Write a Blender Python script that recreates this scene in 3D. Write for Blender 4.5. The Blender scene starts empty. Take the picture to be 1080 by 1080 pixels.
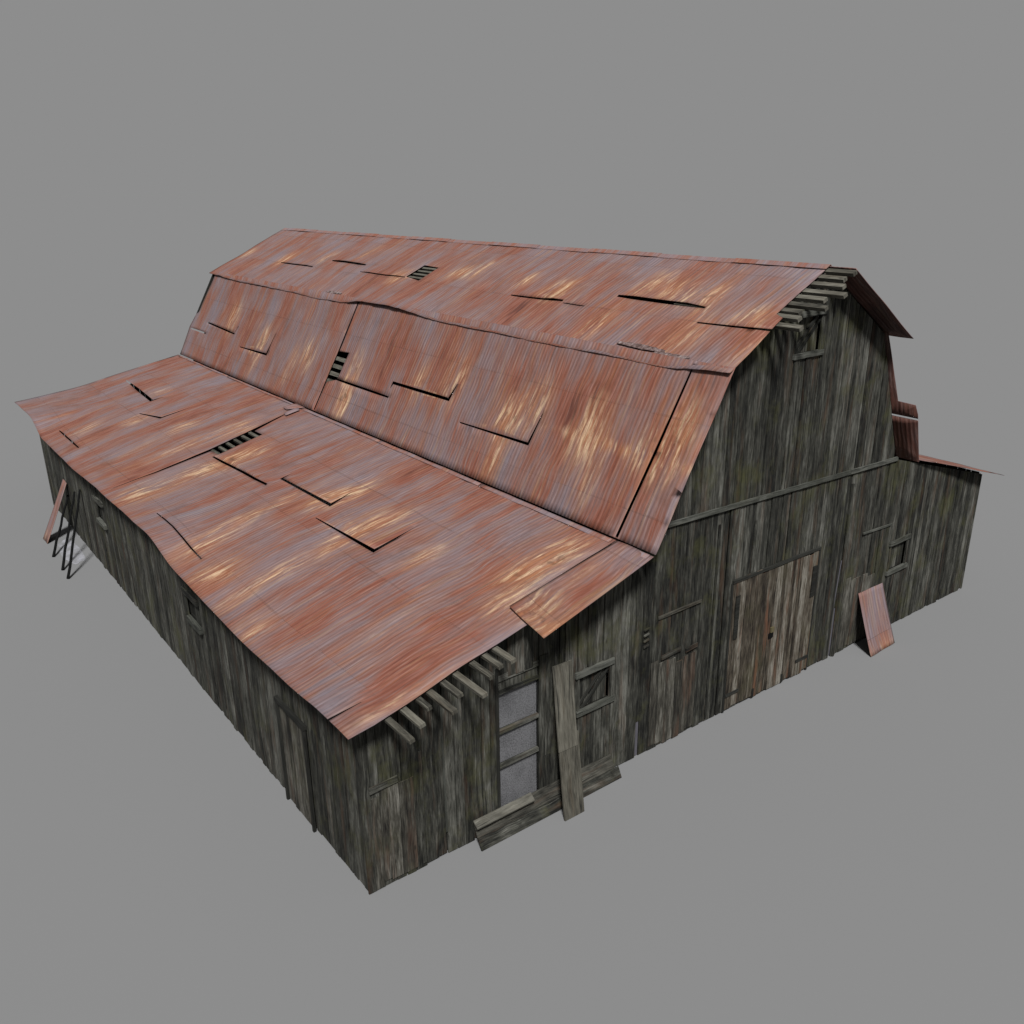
import bpy, bmesh, math, random
from mathutils import Vector, Matrix, Euler, noise
from mathutils.geometry import delaunay_2d_cdt
random.seed(7)
S = bpy.context.scene
COL = S.collection
R = random.uniform

# ------------------------------------------------------------------ materials
class N:
    """tiny node-tree builder"""
    def __init__(s, name):
        s.m = bpy.data.materials.new(name); s.m.use_nodes = True
        s.t = s.m.node_tree; s.t.nodes.clear()
        s.out = s.t.nodes.new('ShaderNodeOutputMaterial')
    def n(s, typ, **kw):
        o = s.t.nodes.new(typ)
        for k, v in kw.items(): setattr(o, k, v)
        return o
    def l(s, a, b): s.t.links.new(a, b)
    def put(s, sock, v):
        if hasattr(v, 'is_output'): s.l(v, sock)
        else: sock.default_value = v
    def math(s, op, a, b=0.0, c=0.0, clamp=False):
        o = s.n('ShaderNodeMath', operation=op); o.use_clamp = clamp
        s.put(o.inputs[0], a); s.put(o.inputs[1], b)
        if len(o.inputs) > 2: s.put(o.inputs[2], c)
        return o.outputs[0]
    def attr(s, name):
        return s.n('ShaderNodeAttribute', attribute_name=name)
    def uv(s):
        u = s.n('ShaderNodeUVMap'); u.uv_map = 'UVMap'
        x = s.n('ShaderNodeSeparateXYZ'); s.l(u.outputs[0], x.inputs[0])
        return x.outputs[0], x.outputs[1]
    def vec(s, x, y, z=0.0):
        o = s.n('ShaderNodeCombineXYZ')
        s.put(o.inputs[0], x); s.put(o.inputs[1], y); s.put(o.inputs[2], z)
        return o.outputs[0]
    def noise(s, v, scale=1.0, detail=4, rough=.55, dist=0.0):
        o = s.n('ShaderNodeTexNoise'); s.l(v, o.inputs['Vector'])
        o.inputs['Scale'].default_value = scale; o.inputs['Detail'].default_value = detail
        o.inputs['Roughness'].default_value = rough; o.inputs['Distortion'].default_value = dist
        return o.outputs['Fac']
    def rng(s, v, a, b, c=0.0, d=1.0):
        o = s.n('ShaderNodeMapRange'); o.clamp = True; s.put(o.inputs[0], v)
        o.inputs[1].default_value = a; o.inputs[2].default_value = b
        o.inputs[3].default_value = c; o.inputs[4].default_value = d
        return o.outputs[0]
    def ramp(s, v, stops):
        o = s.n('ShaderNodeValToRGB'); s.put(o.inputs[0], v)
        e = o.color_ramp.elements
        while len(e) < len(stops): e.new(.5)
        for k, (p, c) in zip(e, stops): k.position = p; k.color = (*c, 1)
        return o.outputs[0]
    def mix(s, f, a, b, mode='MIX'):
        o = s.n('ShaderNodeMix', data_type='RGBA', blend_type=mode)
        s.put(o.inputs[0], f)
        for i, v in ((6, a), (7, b)):
            if hasattr(v, 'is_output'): s.l(v, o.inputs[i])
            else: o.inputs[i].default_value = (*v, 1)
        return o.outputs[2]
    def finish(s, col, rough=.8, h=None, dist=.01, strength=1.0, metal=0.0, spec=.25):
        b = s.n('ShaderNodeBsdfPrincipled')
        if hasattr(col, 'is_output'): s.l(col, b.inputs['Base Color'])
        else: b.inputs['Base Color'].default_value = (*col, 1)
        s.put(b.inputs['Roughness'], rough); s.put(b.inputs['Metallic'], metal)
        b.inputs['Specular IOR Level'].default_value = spec
        if h is not None:
            k = s.n('ShaderNodeBump'); k.inputs['Distance'].default_value = dist
            k.inputs['Strength'].default_value = strength
            s.l(h, k.inputs['Height']); s.l(k.outputs[0], b.inputs['Normal'])
        s.l(b.outputs[0], s.out.inputs[0])
        return s.m

def rust(name, shift=0.0, bright=1.0, corr=True):
    s = N(name); u, v = s.uv()
    fl = s.attr('flare').outputs['Fac']
    # streaks wander a little on their way down the slope
    warp = s.noise(s.vec(s.math('MULTIPLY', u, .35), s.math('MULTIPLY', v, .45)), 1, 2)
    uw = s.math('ADD', u, s.math('MULTIPLY', warp, .55))
    def st(fu, fv, det=5, ro=.6, z=0.0):
        return s.noise(s.vec(s.math('MULTIPLY', uw, fu), s.math('MULTIPLY', v, fv), z), 1, det, ro)
    big = st(.8, .38, 3, .55, 3.1)
    mid = st(3.0, .42, 5, .62, 7.7)
    fine = st(11.0, .7, 5, .65, 1.3)
    hair = st(34.0, 1.6, 3, .6, 5.9)
    sheet = s.n('ShaderNodeTexWhiteNoise', noise_dimensions='2D')
    s.l(s.vec(s.math('FLOOR', s.math('DIVIDE', u, .82)), s.math('FLOOR', s.math('DIVIDE', v, 1.85))), sheet.inputs['Vector'])
    f = s.math('ADD', s.math('MULTIPLY', big, .62), s.math('MULTIPLY', mid, .42))
    f = s.math('ADD', f, s.math('MULTIPLY', fine, .34))
    f = s.math('ADD', f, s.math('MULTIPLY', sheet.outputs['Value'], .05))
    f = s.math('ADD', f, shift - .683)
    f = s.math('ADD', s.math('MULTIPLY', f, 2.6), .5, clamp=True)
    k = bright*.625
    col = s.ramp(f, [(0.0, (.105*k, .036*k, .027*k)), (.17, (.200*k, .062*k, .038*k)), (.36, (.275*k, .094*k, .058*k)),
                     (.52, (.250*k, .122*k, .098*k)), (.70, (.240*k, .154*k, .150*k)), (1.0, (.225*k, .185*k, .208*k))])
    # orange bleeding
    o = s.rng(st(7.0, .6, 5, .65, 11.3), .54, .70)
    col = s.mix(s.math('MULTIPLY', o, .55), col, (.33*k, .130*k, .055*k))
    # thin pale tan streaks everywhere
    t = s.rng(st(11.0, .40, 4, .6, 21.3), .57, .76)
    col = s.mix(s.math('MULTIPLY', t, .50), col, (.42*k, .265*k, .15*k))
    # flare patches: orange body with cream streaks
    fo = s.math('MULTIPLY', fl, s.rng(st(3.5, .6, 5, .65, 31.3), .34, .58))
    col = s.mix(s.math('MULTIPLY', fo, .80, clamp=True), col, (.43*k, .180*k, .075*k))
    fc = s.math('MULTIPLY', s.rng(fl, .15, .8), s.rng(st(9.5, 1.1, 6, .72, 41.3), .50, .66))
    col = s.mix(s.math('MULTIPLY', fc, .85, clamp=True), col, (.92*k, .68*k, .42*k))
    spot = s.math('MULTIPLY', s.rng(fl, .80, .98), s.rng(s.noise(s.vec(s.math('MULTIPLY', u, 3), s.math('MULTIPLY', v, 3), 9.), 1, 4), .55, .66))
    col = s.mix(s.math('MULTIPLY', spot, .6), col, (.05, .025, .012))
    # hair lines and grime
    col = s.mix(s.rng(hair, .30, .75, 0, .45), s.mix(1.0, col, (.70, .68, .68), 'MULTIPLY'), col)
    col = s.mix(s.math('MULTIPLY', s.rng(hair, .5, .8), .22), col, (.34, .27, .25))
    grime = s.rng(s.noise(s.vec(s.math('MULTIPLY', u, .6), s.math('MULTIPLY', v, .9), 4.4), 1, 5, .7), .56, .78)
    col = s.mix(s.math('MULTIPLY', grime, .42), col, (.052, .026, .020))
    # corrugation: real relief, one wave per 9 cm
    w = s.math('SINE', s.math('MULTIPLY', u, 2*math.pi/.105))
    lap = s.math('LESS_THAN', s.math('FRACT', s.math('DIVIDE', u, .82)), .035)
    h = s.math('ADD', s.math('MULTIPLY', w, .30 if corr else .0), s.math('MULTIPLY', fine, .7))
    lv = s.math('LESS_THAN', s.math('FRACT', s.math('DIVIDE', s.math('ADD', v, s.math('MULTIPLY', sheet.outputs['Value'], .02)), 1.85)), .014)
    h = s.math('ADD', h, s.math('MULTIPLY', lap, .9)); h = s.math('ADD', h, s.math('MULTIPLY', lv, .9))
    lk = s.math('MULTIPLY', s.math('MAXIMUM', lv, s.math('MULTIPLY', lap, .6)), s.rng(s.noise(s.vec(s.math('MULTIPLY', u, .5), s.math('MULTIPLY', v, .5), 6.), 1, 2), .50, .64, 0, .30))
    col = s.mix(lk, col, (.05, .025, .018))
    h = s.math('ADD', h, s.math('MULTIPLY', s.noise(s.vec(s.math('MULTIPLY', u, 14), s.math('MULTIPLY', v, 10)), 1, 4), .5))
    return s.finish(col, s.rng(mid, .3, .7, .55, .85), h, .011, 1.0, 0.0, .3)

def wood(name, dark, mid, light, tint=(.10, .05, .025), tint_amt=.25, moss=.0, gain=1.0, fscale=1.0):
    sc = lambda c: tuple(x*.57*y for x, y in zip(c, (1.0, 1.0, .985)))
    dark, mid, light, tint = map(sc, (dark, mid, light, tint))
    s = N(name); u, v = s.uv(); rnd = s.attr('rnd').outputs['Fac']
    z = s.math('MULTIPLY', rnd, 37.0)
    wob = s.math('MULTIPLY', s.noise(s.vec(s.math('MULTIPLY', u, 2.), s.math('MULTIPLY', v, 1.1), z), 1, 2), .11)
    uw = s.math('ADD', u, wob)
    def st(fu, fv, det=6, ro=.65, dz=0.0):
        return s.noise(s.vec(s.math('MULTIPLY', uw, fu*fscale), s.math('MULTIPLY', v, fv*fscale), s.math('ADD', z, dz)), 1, det, ro)
    gp = s.n('ShaderNodeNewGeometry'); sx = s.n('ShaderNodeSeparateXYZ'); s.l(gp.outputs['Position'], sx.inputs[0])
    across = s.math('ADD', sx.outputs[0], sx.outputs[1])
    blot = s.noise(s.vec(s.math('MULTIPLY', across, 1.9), s.math('MULTIPLY', sx.outputs[2], .75), 2.2), 1, 5, .7)
    a = st(16, 1.5); b = st(60, 3.6, 4, .65, 3.); c = st(6, 1.2, 5, .65, 9.)
    f = s.math('ADD', s.math('MULTIPLY', a, .60), s.math('MULTIPLY', b, .50))
    f = s.math('ADD', f, s.math('MULTIPLY', c, .35))
    f = s.math('ADD', f, s.math('MULTIPLY', rnd, .20)); f = s.math('ADD', f, s.math('MULTIPLY', blot, .40))
    f = s.math('ADD', s.math('MULTIPLY', s.math('SUBTRACT', f, 1.05), 1.9*gain), .5, clamp=True)
    col = s.ramp(f, [(0, dark), (.45, mid), (.8, tuple((m+l)/2 for m, l in zip(mid, light))), (1, light)])
    tn = s.math('MULTIPLY', s.rng(st(5, .5, 4, .6, 15.), .55, .72), tint_amt)
    col = s.mix(tn, col, tint)
    if moss > 0:
        mm = s.rng(s.noise(s.vec(s.math('MULTIPLY', across, 1.1), s.math('MULTIPLY', sx.outputs[2], .8), 8.), 1, 5, .7), .52, .74)
        col = s.mix(s.math('MULTIPLY', mm, moss), col, (.040, .040, .015))
    pale = s.math('MULTIPLY', s.rng(st(34, .9, 4, .7, 33.), .60, .70), s.rng(st(3, .8, 3, .6, 39.), .45, .62))
    col = s.mix(s.math('MULTIPLY', pale, .75), col, tuple(x*1.25 for x in light))
    # drying cracks and knots
    cr = s.rng(st(24, .45, 4, .6, 27.), .32, .40, 1, 0)
    col = s.mix(s.math('MULTIPLY', cr, .85), col, (.008, .008, .007))
    vo = s.n('ShaderNodeTexVoronoi'); vo.feature = 'F1'; vo.inputs['Scale'].default_value = 1
    s.l(s.vec(s.math('MULTIPLY', u, 4.2), s.math('MULTIPLY', v, 1.6), z), vo.inputs['Vector'])
    kn = s.rng(vo.outputs['Distance'], .05, .11, 1, 0)
    col = s.mix(s.math('MULTIPLY', kn, .75), col, (.010, .009, .007))
    h = s.math('SUBTRACT', s.math('ADD', s.math('MULTIPLY', a, .7), s.math('MULTIPLY', b, .5)), s.math('ADD', s.math('MULTIPLY', cr, .8), s.math('MULTIPLY', kn, .4)))
    return s.finish(col, .88, h, .010, 1.0, 0, .15)

M = {}
M['rust'] = rust('rusty_corrugated_metal')
M['rust_under_shaded'] = rust('rusty_sheet_shaded_underside', -.2, .42)  # underside: darker copy of the rust, shade put into its colour
M['rust_edge'] = rust('rusty_flashing_metal', .02, 1.12, corr=False)
M['wall'] = wood('weathered_dark_boards', (.008, .008, .007), (.044, .0435, .036), (.165, .162, .143), (.100, .050, .026), .42, .85, gain=1.45)
M['door'] = wood('weathered_door_boards', (.016, .012, .009), (.082, .067, .049), (.27, .25, .215), (.17, .078, .045), .85, .40, gain=1.5)
M['low_door'] = wood('weathered_low_door_boards', (.010, .009, .008), (.055, .051, .041), (.21, .20, .175), (.13, .07, .045), .5, .45, gain=1.4)
M['slat'] = wood('grey_split_battens', (.012, .0115, .010), (.088, .082, .066), (.235, .222, .185), (.13, .09, .05), .2, 0)
M['frame'] = wood('pale_frame_timber', (.016, .017, .014), (.068, .070, .060), (.20, .20, .18), (.10, .09, .05), .2, .1)
M['plank'] = wood('loose_grey_planks', (.012, .012, .010), (.076, .072, .060), (.215, .205, .175), (.13, .07, .04), .4, .3)
M['dark'] = wood('old_black_timber', (.006, .006, .005), (.020, .020, .017), (.050, .050, .044), (.03, .02, .01), .3, 0)
s = N('dusty_grey_pane'); u, v = s.uv()
g = s.noise(s.vec(s.math('MULTIPLY', u, 40), s.math('MULTIPLY', v, 40)), 1, 5, .8)
g2 = s.noise(s.vec(s.math('MULTIPLY', u, 3), s.math('MULTIPLY', v, 2)), 1, 4, .6)
M['pane'] = s.finish(s.ramp(s.math('ADD', s.math('MULTIPLY', g, .8), s.math('MULTIPLY', g2, .2)), [(.40, (.034, .034, .035)), (.56, (.105, .104, .108))]), .7, g, .003, .6)
s = N('pale_gap_filler'); u, v = s.uv()
g = s.noise(s.vec(s.math('MULTIPLY', u, 10), s.math('MULTIPLY', v, 2)), 1, 5, .7)
M['gap'] = s.finish(s.ramp(g, [(.3, (.040, .038, .044)), (.7, (.078, .074, .085))]), .8, g, .004, .6)  # backdrop grey put into the colour of strips filling see-through slits
s = N('tarnished_brass'); M['brass'] = s.finish((.10, .085, .045), .5, None, metal=.4)
s = N('black_iron'); M['iron'] = s.finish((.006, .006, .006), .95, spec=.0)
# seamless grey floor: plain matt surface
s = N('matt_grey_ground'); d = s.n('ShaderNodeBsdfDiffuse'); d.inputs[0].default_value = (.13, .13, .13, 1)
s.l(d.outputs[0], s.out.inputs[0]); M['ground'] = s.m
s = N('pale_painted_light'); tc = s.n('ShaderNodeTexCoord')
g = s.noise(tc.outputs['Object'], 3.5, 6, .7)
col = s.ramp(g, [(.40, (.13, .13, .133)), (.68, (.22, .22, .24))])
M['painted_light'] = s.finish(col, .9)  # pale tone that paints a bright smear on the ground

# ------------------------------------------------------------------ mesh helpers
class MB:
    def __init__(s): s.v = []; s.f = []; s.uv = []; s.r = []; s.fl = []
    def face(s, pts, uvs, r=0.0):
        i = len(s.v); s.v += [tuple(p) for p in pts]; s.f.append(list(range(i, i+len(pts)))); s.uv.append(uvs); s.r.append(r)
    def board(s, o, L, W, T, r=None, jitter=0.0):
        """box from corner o with long edge L, width W, thickness T (vectors)"""
        o, L, W, T = map(Vector, (o, L, W, T)); r = random.random() if r is None else r
        l, w, t = L.length, W.length, T.length; u0 = R(0, 50); v0 = R(0, 2) if jitter >= 0 else 0
        c = [o, o+L, o+L+W, o+W]; d = [p+T for p in c]
        n = L.cross(W).dot(T) > 0
        def q(a, uvs): s.face(a if n else a[::-1], uvs if n else uvs[::-1], r)
        q(d, [(u0, v0), (u0, v0+l), (u0+w, v0+l), (u0+w, v0)])
        q(c[::-1], [(u0+w, v0), (u0+w, v0+l), (u0, v0+l), (u0, v0)])
        q([c[0], c[1], d[1], d[0]], [(u0, v0), (u0, v0+l), (u0-t, v0+l), (u0-t, v0)])
        q([c[2], c[3], d[3], d[2]], [(u0+w, v0+l), (u0+w, v0), (u0+w+t, v0), (u0+w+t, v0+l)])
        q([c[1], c[2], d[2], d[1]], [(u0, v0), (u0+w, v0), (u0+w, v0+t), (u0, v0+t)])
        q([c[3], c[0], d[0], d[3]], [(u0+w, v0), (u0, v0), (u0, v0+t), (u0+w, v0+t)])
    def prism(s, poly, T, vaxis=2, r=None, uv=None):
        """extrude a planar polygon (list of 3D points) by vector T; uv from given function"""
        r = random.random() if r is None else r
        T = Vector(T); a = [Vector(p) for p in poly]; b = [p+T for p in a]
        off = R(0, 50)
        U = [(off+uv(p)[0], uv(p)[1]) for p in a]
        nrm = (a[1]-a[0]).cross(a[2]-a[0]); flip = nrm.dot(T) < 0
        if flip: a, b, U = a[::-1], b[::-1], U[::-1]
        s.face(b, U, r); s.face(a[::-1], U[::-1], r)
        n = len(a); th = T.length
        for i in range(n):
            j = (i+1) % n
            s.face([a[i], a[j], b[j], b[i]], [U[i], U[j], (U[j][0]+th, U[j][1]), (U[i][0]+th, U[i][1])], r)
    def build(s, name, mat, parent=None, label=None):
        me = bpy.data.meshes.new(name); me.from_pydata(s.v, [], s.f)
        me.uv_layers.new(name='UVMap'); me.attributes.new('rnd', 'FLOAT', 'CORNER'); k = 0
        uv = me.uv_layers['UVMap']; at = me.attributes['rnd']
        for f, uvs in enumerate(s.uv):
            for c in uvs:
                uv.data[k].uv = c; at.data[k].value = s.r[f]; k += 1
        me.materials.append(mat); o = bpy.data.objects.new(name, me); COL.objects.link(o)
        if parent: o.parent = parent
        if label: o['label'] = label
        return o

def tag(o, label, cat, group=None, kind=None):
    o['label'] = label; o['category'] = cat
    if group: o['group'] = group
    if kind: o['kind'] = kind
def empty(name, loc=(0, 0, 0), parent=None):
    o = bpy.data.objects.new(name, None); o.location = loc; COL.objects.link(o); o.parent = parent
    o.empty_display_size = .3
    return o
def lerp(a, b, t): return a+(b-a)*t
def table(tb, x):
    tb = sorted(tb)
    if x <= tb[0][0]: return tb[0][1]
    for (a, p), (b, q) in zip(tb, tb[1:]):
        if x <= b:
            t = (x-a)/(b-a); t = t*t*(3-2*t); return lerp(p, q, t)
    return tb[-1][1]
def lin(tb, x):
    if x <= tb[0][0]: return tb[0][1]
    for (a, p), (b, q) in zip(tb, tb[1:]):
        if x <= b: return lerp(p, q, (x-a)/(b-a))
    return tb[-1][1]

# ------------------------------------------------------------------ barn measurements (metres)
W, L = 18.59, 24.0
RX, RZ = 10.73, 9.21                       # ridge
BX, BZ = 7.39, 7.73                        # break of the gambrel, lee side
AX, AZ = 5.64, 4.61                        # foot of the steep slope
BXR, BZR = 13.01, 7.73
AXR, AZR = 14.19, 4.71
EX, EZ = -.35, 3.31                        # lean-to eave
ERX, ERZ = 19.05, 3.34
barn = empty('barn', (W/2, L/2, 0))
tag(barn, 'old grey wooden barn with a patched rusty corrugated gambrel roof and low lean-to sides', 'barn')
ORG = Vector((W/2, L/2, 0))

# parts are modelled in world metres, then hung under the barn's base point
def hang(o, parent):
    o.parent = parent; o.matrix_parent_inverse = Matrix.Translation(-ORG)

PROFILE = [(0, 3.36), (AX, 4.61), (BX, 7.73), (RX, 9.21), (BXR, 7.73), (AXR, 4.71), (W, 3.47)]
def top_at(x): return lin(PROFILE, x) - .07 - (.10 if AX < x < BX or BXR < x < AXR else 0)

sagN = [(26.1, .20), (25.08, .23), (23.1, .24), (21.4, -.21), (17.55, -.18), (13.64, 0), (10.97, .09), (9.46, .14), (7.47, -.13), (5.62, -.17), (3.83, -.20), (1.84, -.12), (.22, 0), (-.5, 0)]
sagU = [(25.9, 0), (24.87, -.01), (22.59, -.09), (20.72, -.08), (17.73, -.09), (15.91, -.14), (14.4, -.11), (12.65, .02), (11.28, .04), (8.48, -.10), (6.37, -.10), (4.3, -.12), (2.44, -.10), (1.04, -.12), (-.3, -.03), (-.7, 0)]

# ------------------------------------------------------------------ roof slopes
def inside(p, poly):
    x, y = p; c = False; n = len(poly)
    for i in range(n):
        x1, y1 = poly[i]; x2, y2 = poly[(i+1) % n]
        if (y1 > y) != (y2 > y) and x < (x2-x1)*(y-y1)/(y2-y1)+x1: c = not c
    return c
def slit_poly(pts, w, w_end=.01):
    """thin tapered strip along a polyline (y,t); w is a width or list of widths"""
    n = len(pts); ws = w if isinstance(w, (list, tuple)) else [w]*n
    a, b = [], []
    for i, p in enumerate(pts):
        p = Vector(p); d0 = (p-Vector(pts[i-1])).normalized() if i else None
        d1 = (Vector(pts[i+1])-p).normalized() if i < n-1 else None
        d = ((d0 or d1)+(d1 or d0)).normalized(); nn = Vector((-d.y, d.x)); k = 1.0
        if d0 and d1: k = 1/max(.5, d.dot(d0))
        a.append(p+nn*ws[i]/2*k); b.append(p-nn*ws[i]/2*k)
    return [tuple(q) for q in a+b[::-1]]

def slope(name, top, bot, front, back, cuts, lifts, flares, sag=None, step=.17, parent=barn, label=None, mat='rust', tmax=None, thick=.012, wav=.012, ragged=.0, seed=0):
    """one roof slope. (y,t): y along the barn, t down the slope from the top edge.
    front/back = polylines [(t,y)...]; cuts = polygons removed; lifts = (y0,y1,t,amp)"""
    (x0, z0), (x1, z1) = top, bot
    D = Vector((x1-x0, 0, z1-z0)); T = D.length if tmax is None else tmax; D.normalize()
    Nn = Vector((-D.z, 0, D.x)) if D.x > 0 else Vector((D.z, 0, -D.x))
    if Nn.z < 0: Nn = -Nn
    fr = lambda t: lin(front, t); bk = lambda t: lin(back, t)
    pts = []; edges = []
    def loop(poly):
        i = len(pts); pts.extend(Vector(p) for p in poly); n = len(poly)
        edges.extend((i+k, i+(k+1) % n) for k in range(n))
    ts = sorted(set([0, T]+[t for t, _ in front if 0 < t < T]+[t for t, _ in back if 0 < t < T]+[T*k/24 for k in range(25)]))
    ny = int((back[0][1]-front[0][1])/step)
    def rag(y): return ragged*(noise.noise(Vector((y*2.3, seed, 0)))+.6*noise.noise(Vector((y*7, seed, 3))))
    out = [(fr(t), t) for t in ts]
    out += [(lerp(fr(T), bk(T), k/ny), T+rag(k*.7)*(1 if 0 < k < ny else 0)) for k in range(1, ny)]
    out += [(bk(t), t) for t in reversed(ts)]
    out += [(lerp(bk(0), fr(0), k/ny), 0.0) for k in range(1, ny)]
    loop(out)
    for c in cuts: loop(c)
    nt = max(6, int(T/step))
    for i in range(1, ny):
        for j in range(1, nt):
            t = T*j/nt; y = lerp(fr(t)+.03, bk(t)-.03, i/ny)
            y += .004*((i*7+j*13) % 5)
            pts.append(Vector((y, t)))
    vs, es, fs, _, _, _ = delaunay_2d_cdt(pts, edges, [], 0, 1e-5)
    def h(y, t):
        z = wav*(noise.noise(Vector((y*.9, t*.7, seed)))*1.6+noise.noise(Vector((y*2.6, t*1.1, seed+5))))
        for (ya, yb, tl, amp) in lifts:
            if t <= tl+.015 and ya-.12 < y < yb+.12:
                e = min(1, max(0, (y-ya+.12)/.3))*min(1, max(0, (yb+.12-y)/.3))
                z += .55*amp*e*math.exp(-(tl-t)/.28)
        return z
    vv = []; fl = []
    for p in vs:
        y, t = p
        q = Vector((x0, y, z0))+D*t+Nn*h(y, t)
        if sag: q.z += sag(y, t)
        vv.append(q)
        g = 0
        for (fy, ft, sy, st_, am) in flares:
            g += am*math.exp(-((y-fy)/sy)**2-((t-ft)/st_)**2)
        fl.append(min(1, g))
    ff = []
    bb = [(min(a for a, _ in c), max(a for a, _ in c), min(b for _, b in c), max(b for _, b in c)) for c in cuts]
    for f in fs:
        c = sum((vs[i] for i in f), Vector((0, 0)))/len(f)
        if not inside((c.x, c.y), out): continue
        if any(b[0] <= c.x <= b[1] and b[2] <= c.y <= b[3] and inside((c.x, c.y), q) for b, q in zip(bb, cuts)): continue
        ff.append(list(f))
    me = bpy.data.meshes.new(name); me.from_pydata(vv, [], ff)
    bm = bmesh.new(); bm.from_mesh(me)
    bmesh.ops.recalc_face_normals(bm, faces=bm.faces)
    bm.normal_update()
    if bm.faces and sum((f.normal for f in bm.faces), Vector()).dot(Nn) < 0: bmesh.ops.reverse_faces(bm, faces=bm.faces)
    bm.to_mesh(me); bm.free()
    uvl = me.uv_layers.new(name='UVMap')
    for lp in me.loops: uvl.data[lp.index].uv = (vs[lp.vertex_index][0]+seed*3.7, vs[lp.vertex_index][1]+seed*1.3)
    at = me.attributes.new('flare', 'FLOAT', 'POINT')
    for i, g in enumerate(fl): at.data[i].value = g
    for p in me.polygons: p.use_smooth = True
    me.materials.append(M[mat]); me.materials.append(M['rust_under_shaded'])
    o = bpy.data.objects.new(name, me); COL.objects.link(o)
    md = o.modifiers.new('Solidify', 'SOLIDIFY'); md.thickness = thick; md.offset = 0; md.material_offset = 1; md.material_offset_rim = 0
    hang(o, parent)
    if label: o['label'] = label
    return o

def fl(lst, sy=.55, st=.62, am=.9): return [(y, t, sy*.8*R(.7, 1.25), st*.85*R(.7, 1.25), am*R(.85, 1.15)) for y, t in lst]
def upslit(y0, y1, t, w=.07, t1=None, taper=1):
    """slit under the lifted lower edge of a sheet"""
    t1 = t if t1 is None else t1; ym = (y0+y1)/2; n = 5
    p = [(lerp(y0, y1, k/n), lerp(t, t1, k/n)) for k in range(n+1)]
    w *= .8; ws = [w*(.75 if k in (0, n) else 1) for k in range(n+1)]
    return slit_poly(p, ws)

# upper slope, lee side (seen from the camera)
U_cuts = [upslit(18.7, 21.4, 2.39, .07), upslit(15.7, 18.1, 1.90, .09), upslit(12.66, 15.45, 2.29, .05),
          [(12.66, 1.54), (11.80, 1.60), (11.78, 2.38), (12.66, 2.26)],
          upslit(5.45, 7.38, 2.33, .085, 2.40), upslit(4.64, 5.38, 2.41, .05), upslit(1.50, 4.04, 1.93, .115, 1.91)]
U_cuts.append([(1.30, 2.40), (.4, 2.37), (-.9, 2.33), (-.9, 2.40), (.4, 2.435), (1.30, 2.45)])
slope('roof_slope', (RX, RZ), (BX-.14, BZ-.065),
      [(0, -.02), (1.84, -.14), (1.95, -.36), (2.37, -.42), (2.40, -.42), (3.74, -.62)], [(0, 25.9), (3.74, 25.54)],
      U_cuts, [(18.7, 21.4, 2.36, .03), (15.7, 18.1, 1.86, .05), (12.7, 15.4, 2.26, .03), (5.45, 7.38, 2.30, .05), (1.5, 4.04, 1.87, .06), (-.4, 1.3, 2.34, .04)],
      fl([(25.2, 2.1), (18.73, 1.77), (16.6, 1.25), (10.74, 1.76), (3.51, 1.28), (1.75, 1.6), (6.05, 1.92), (3.7, 3.0), (.24, 2.0), (12.9, 2.3), (9.9, 1.5), (7.6, 1.7), (21.5, 2.1), (2.6, 1.5)])
      + [(1.2, 2.9, .5, .9, .5), (-.5, 3.0, .3, .9, .5)],
      sag=lambda y, t: table(sagU, y)*max(0, (t-1.6)/2.1)**1.5, seed=1, ragged=.02)
# steep slope
S_cuts = [slit_poly([(13.17, -.05), (13.17, 1.7), (13.20, 2.6), (13.24, 3.50)], .075),
          [(13.20, 1.66), (12.54, 1.61), (12.63, 2.46), (13.18, 2.62)],
          upslit(9.64, 12.68, 2.45, .075), slit_poly([(9.72, 2.22), (9.69, 2.05), (7.05, 2.03), (6.96, 1.62)], [.02, .075, .075, .02]),
          slit_poly([(6.30, 2.46), (3.74, 2.42), (3.68, 1.72)], [.03, .06, .02]),
          slit_poly([(.29, .06), (.34, 1.8), (.42, 3.51)], [.045, .07, .07]),
          upslit(20.98, 23.91, 2.11, .07, 2.0), slit_poly([(20.98, 2.03), (20.93, 1.80)], [.05, .02]),
          slit_poly([(20.11, 2.48), (17.79, 2.43), (17.72, 1.68)], [.03, .07, .02]),
          upslit(23.66, 25.35, 2.42, .07)]
slope('roof_slope', (BX, BZ), (AX, AZ), [(0, -.62), (3.6, -.58)],
      [(0, 25.10), (1.72, 25.22), (1.80, 25.38), (2.35, 25.56), (3.6, 25.46)], S_cuts,
      tmax=3.535, lifts=[(9.64, 12.6, 2.41, .04), (7.05, 9.69, 1.99, .05), (3.74, 6.26, 2.40, .04), (20.98, 23.9, 2.04, .04), (17.8, 20.1, 2.42, .04), (23.7, 25.5, 2.39, .03)],
      flares=fl([(21.6, 1.55), (18.48, 2.1), (14.91, 2.04), (11.89, 2.05), (8.53, 1.85), (7.14, 1.62), (4.76, 2.1), (4.0, 1.6), (2.2, 1.85), (.5, 1.86), (0.0, 1.49), (11.78, 2.9), (15.8, 2.5)], .5, .75)
      + [(4.6, 3.0, .22, .9, .75), (11.9, 3.0, .25, .8, .6), (18.6, 2.7, .25, .7, .5), (1.6, 2.6, .2, .9, .5), (1.0, 1.95, 1.8, .10, .9)],
      seed=2, wav=.010)
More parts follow.
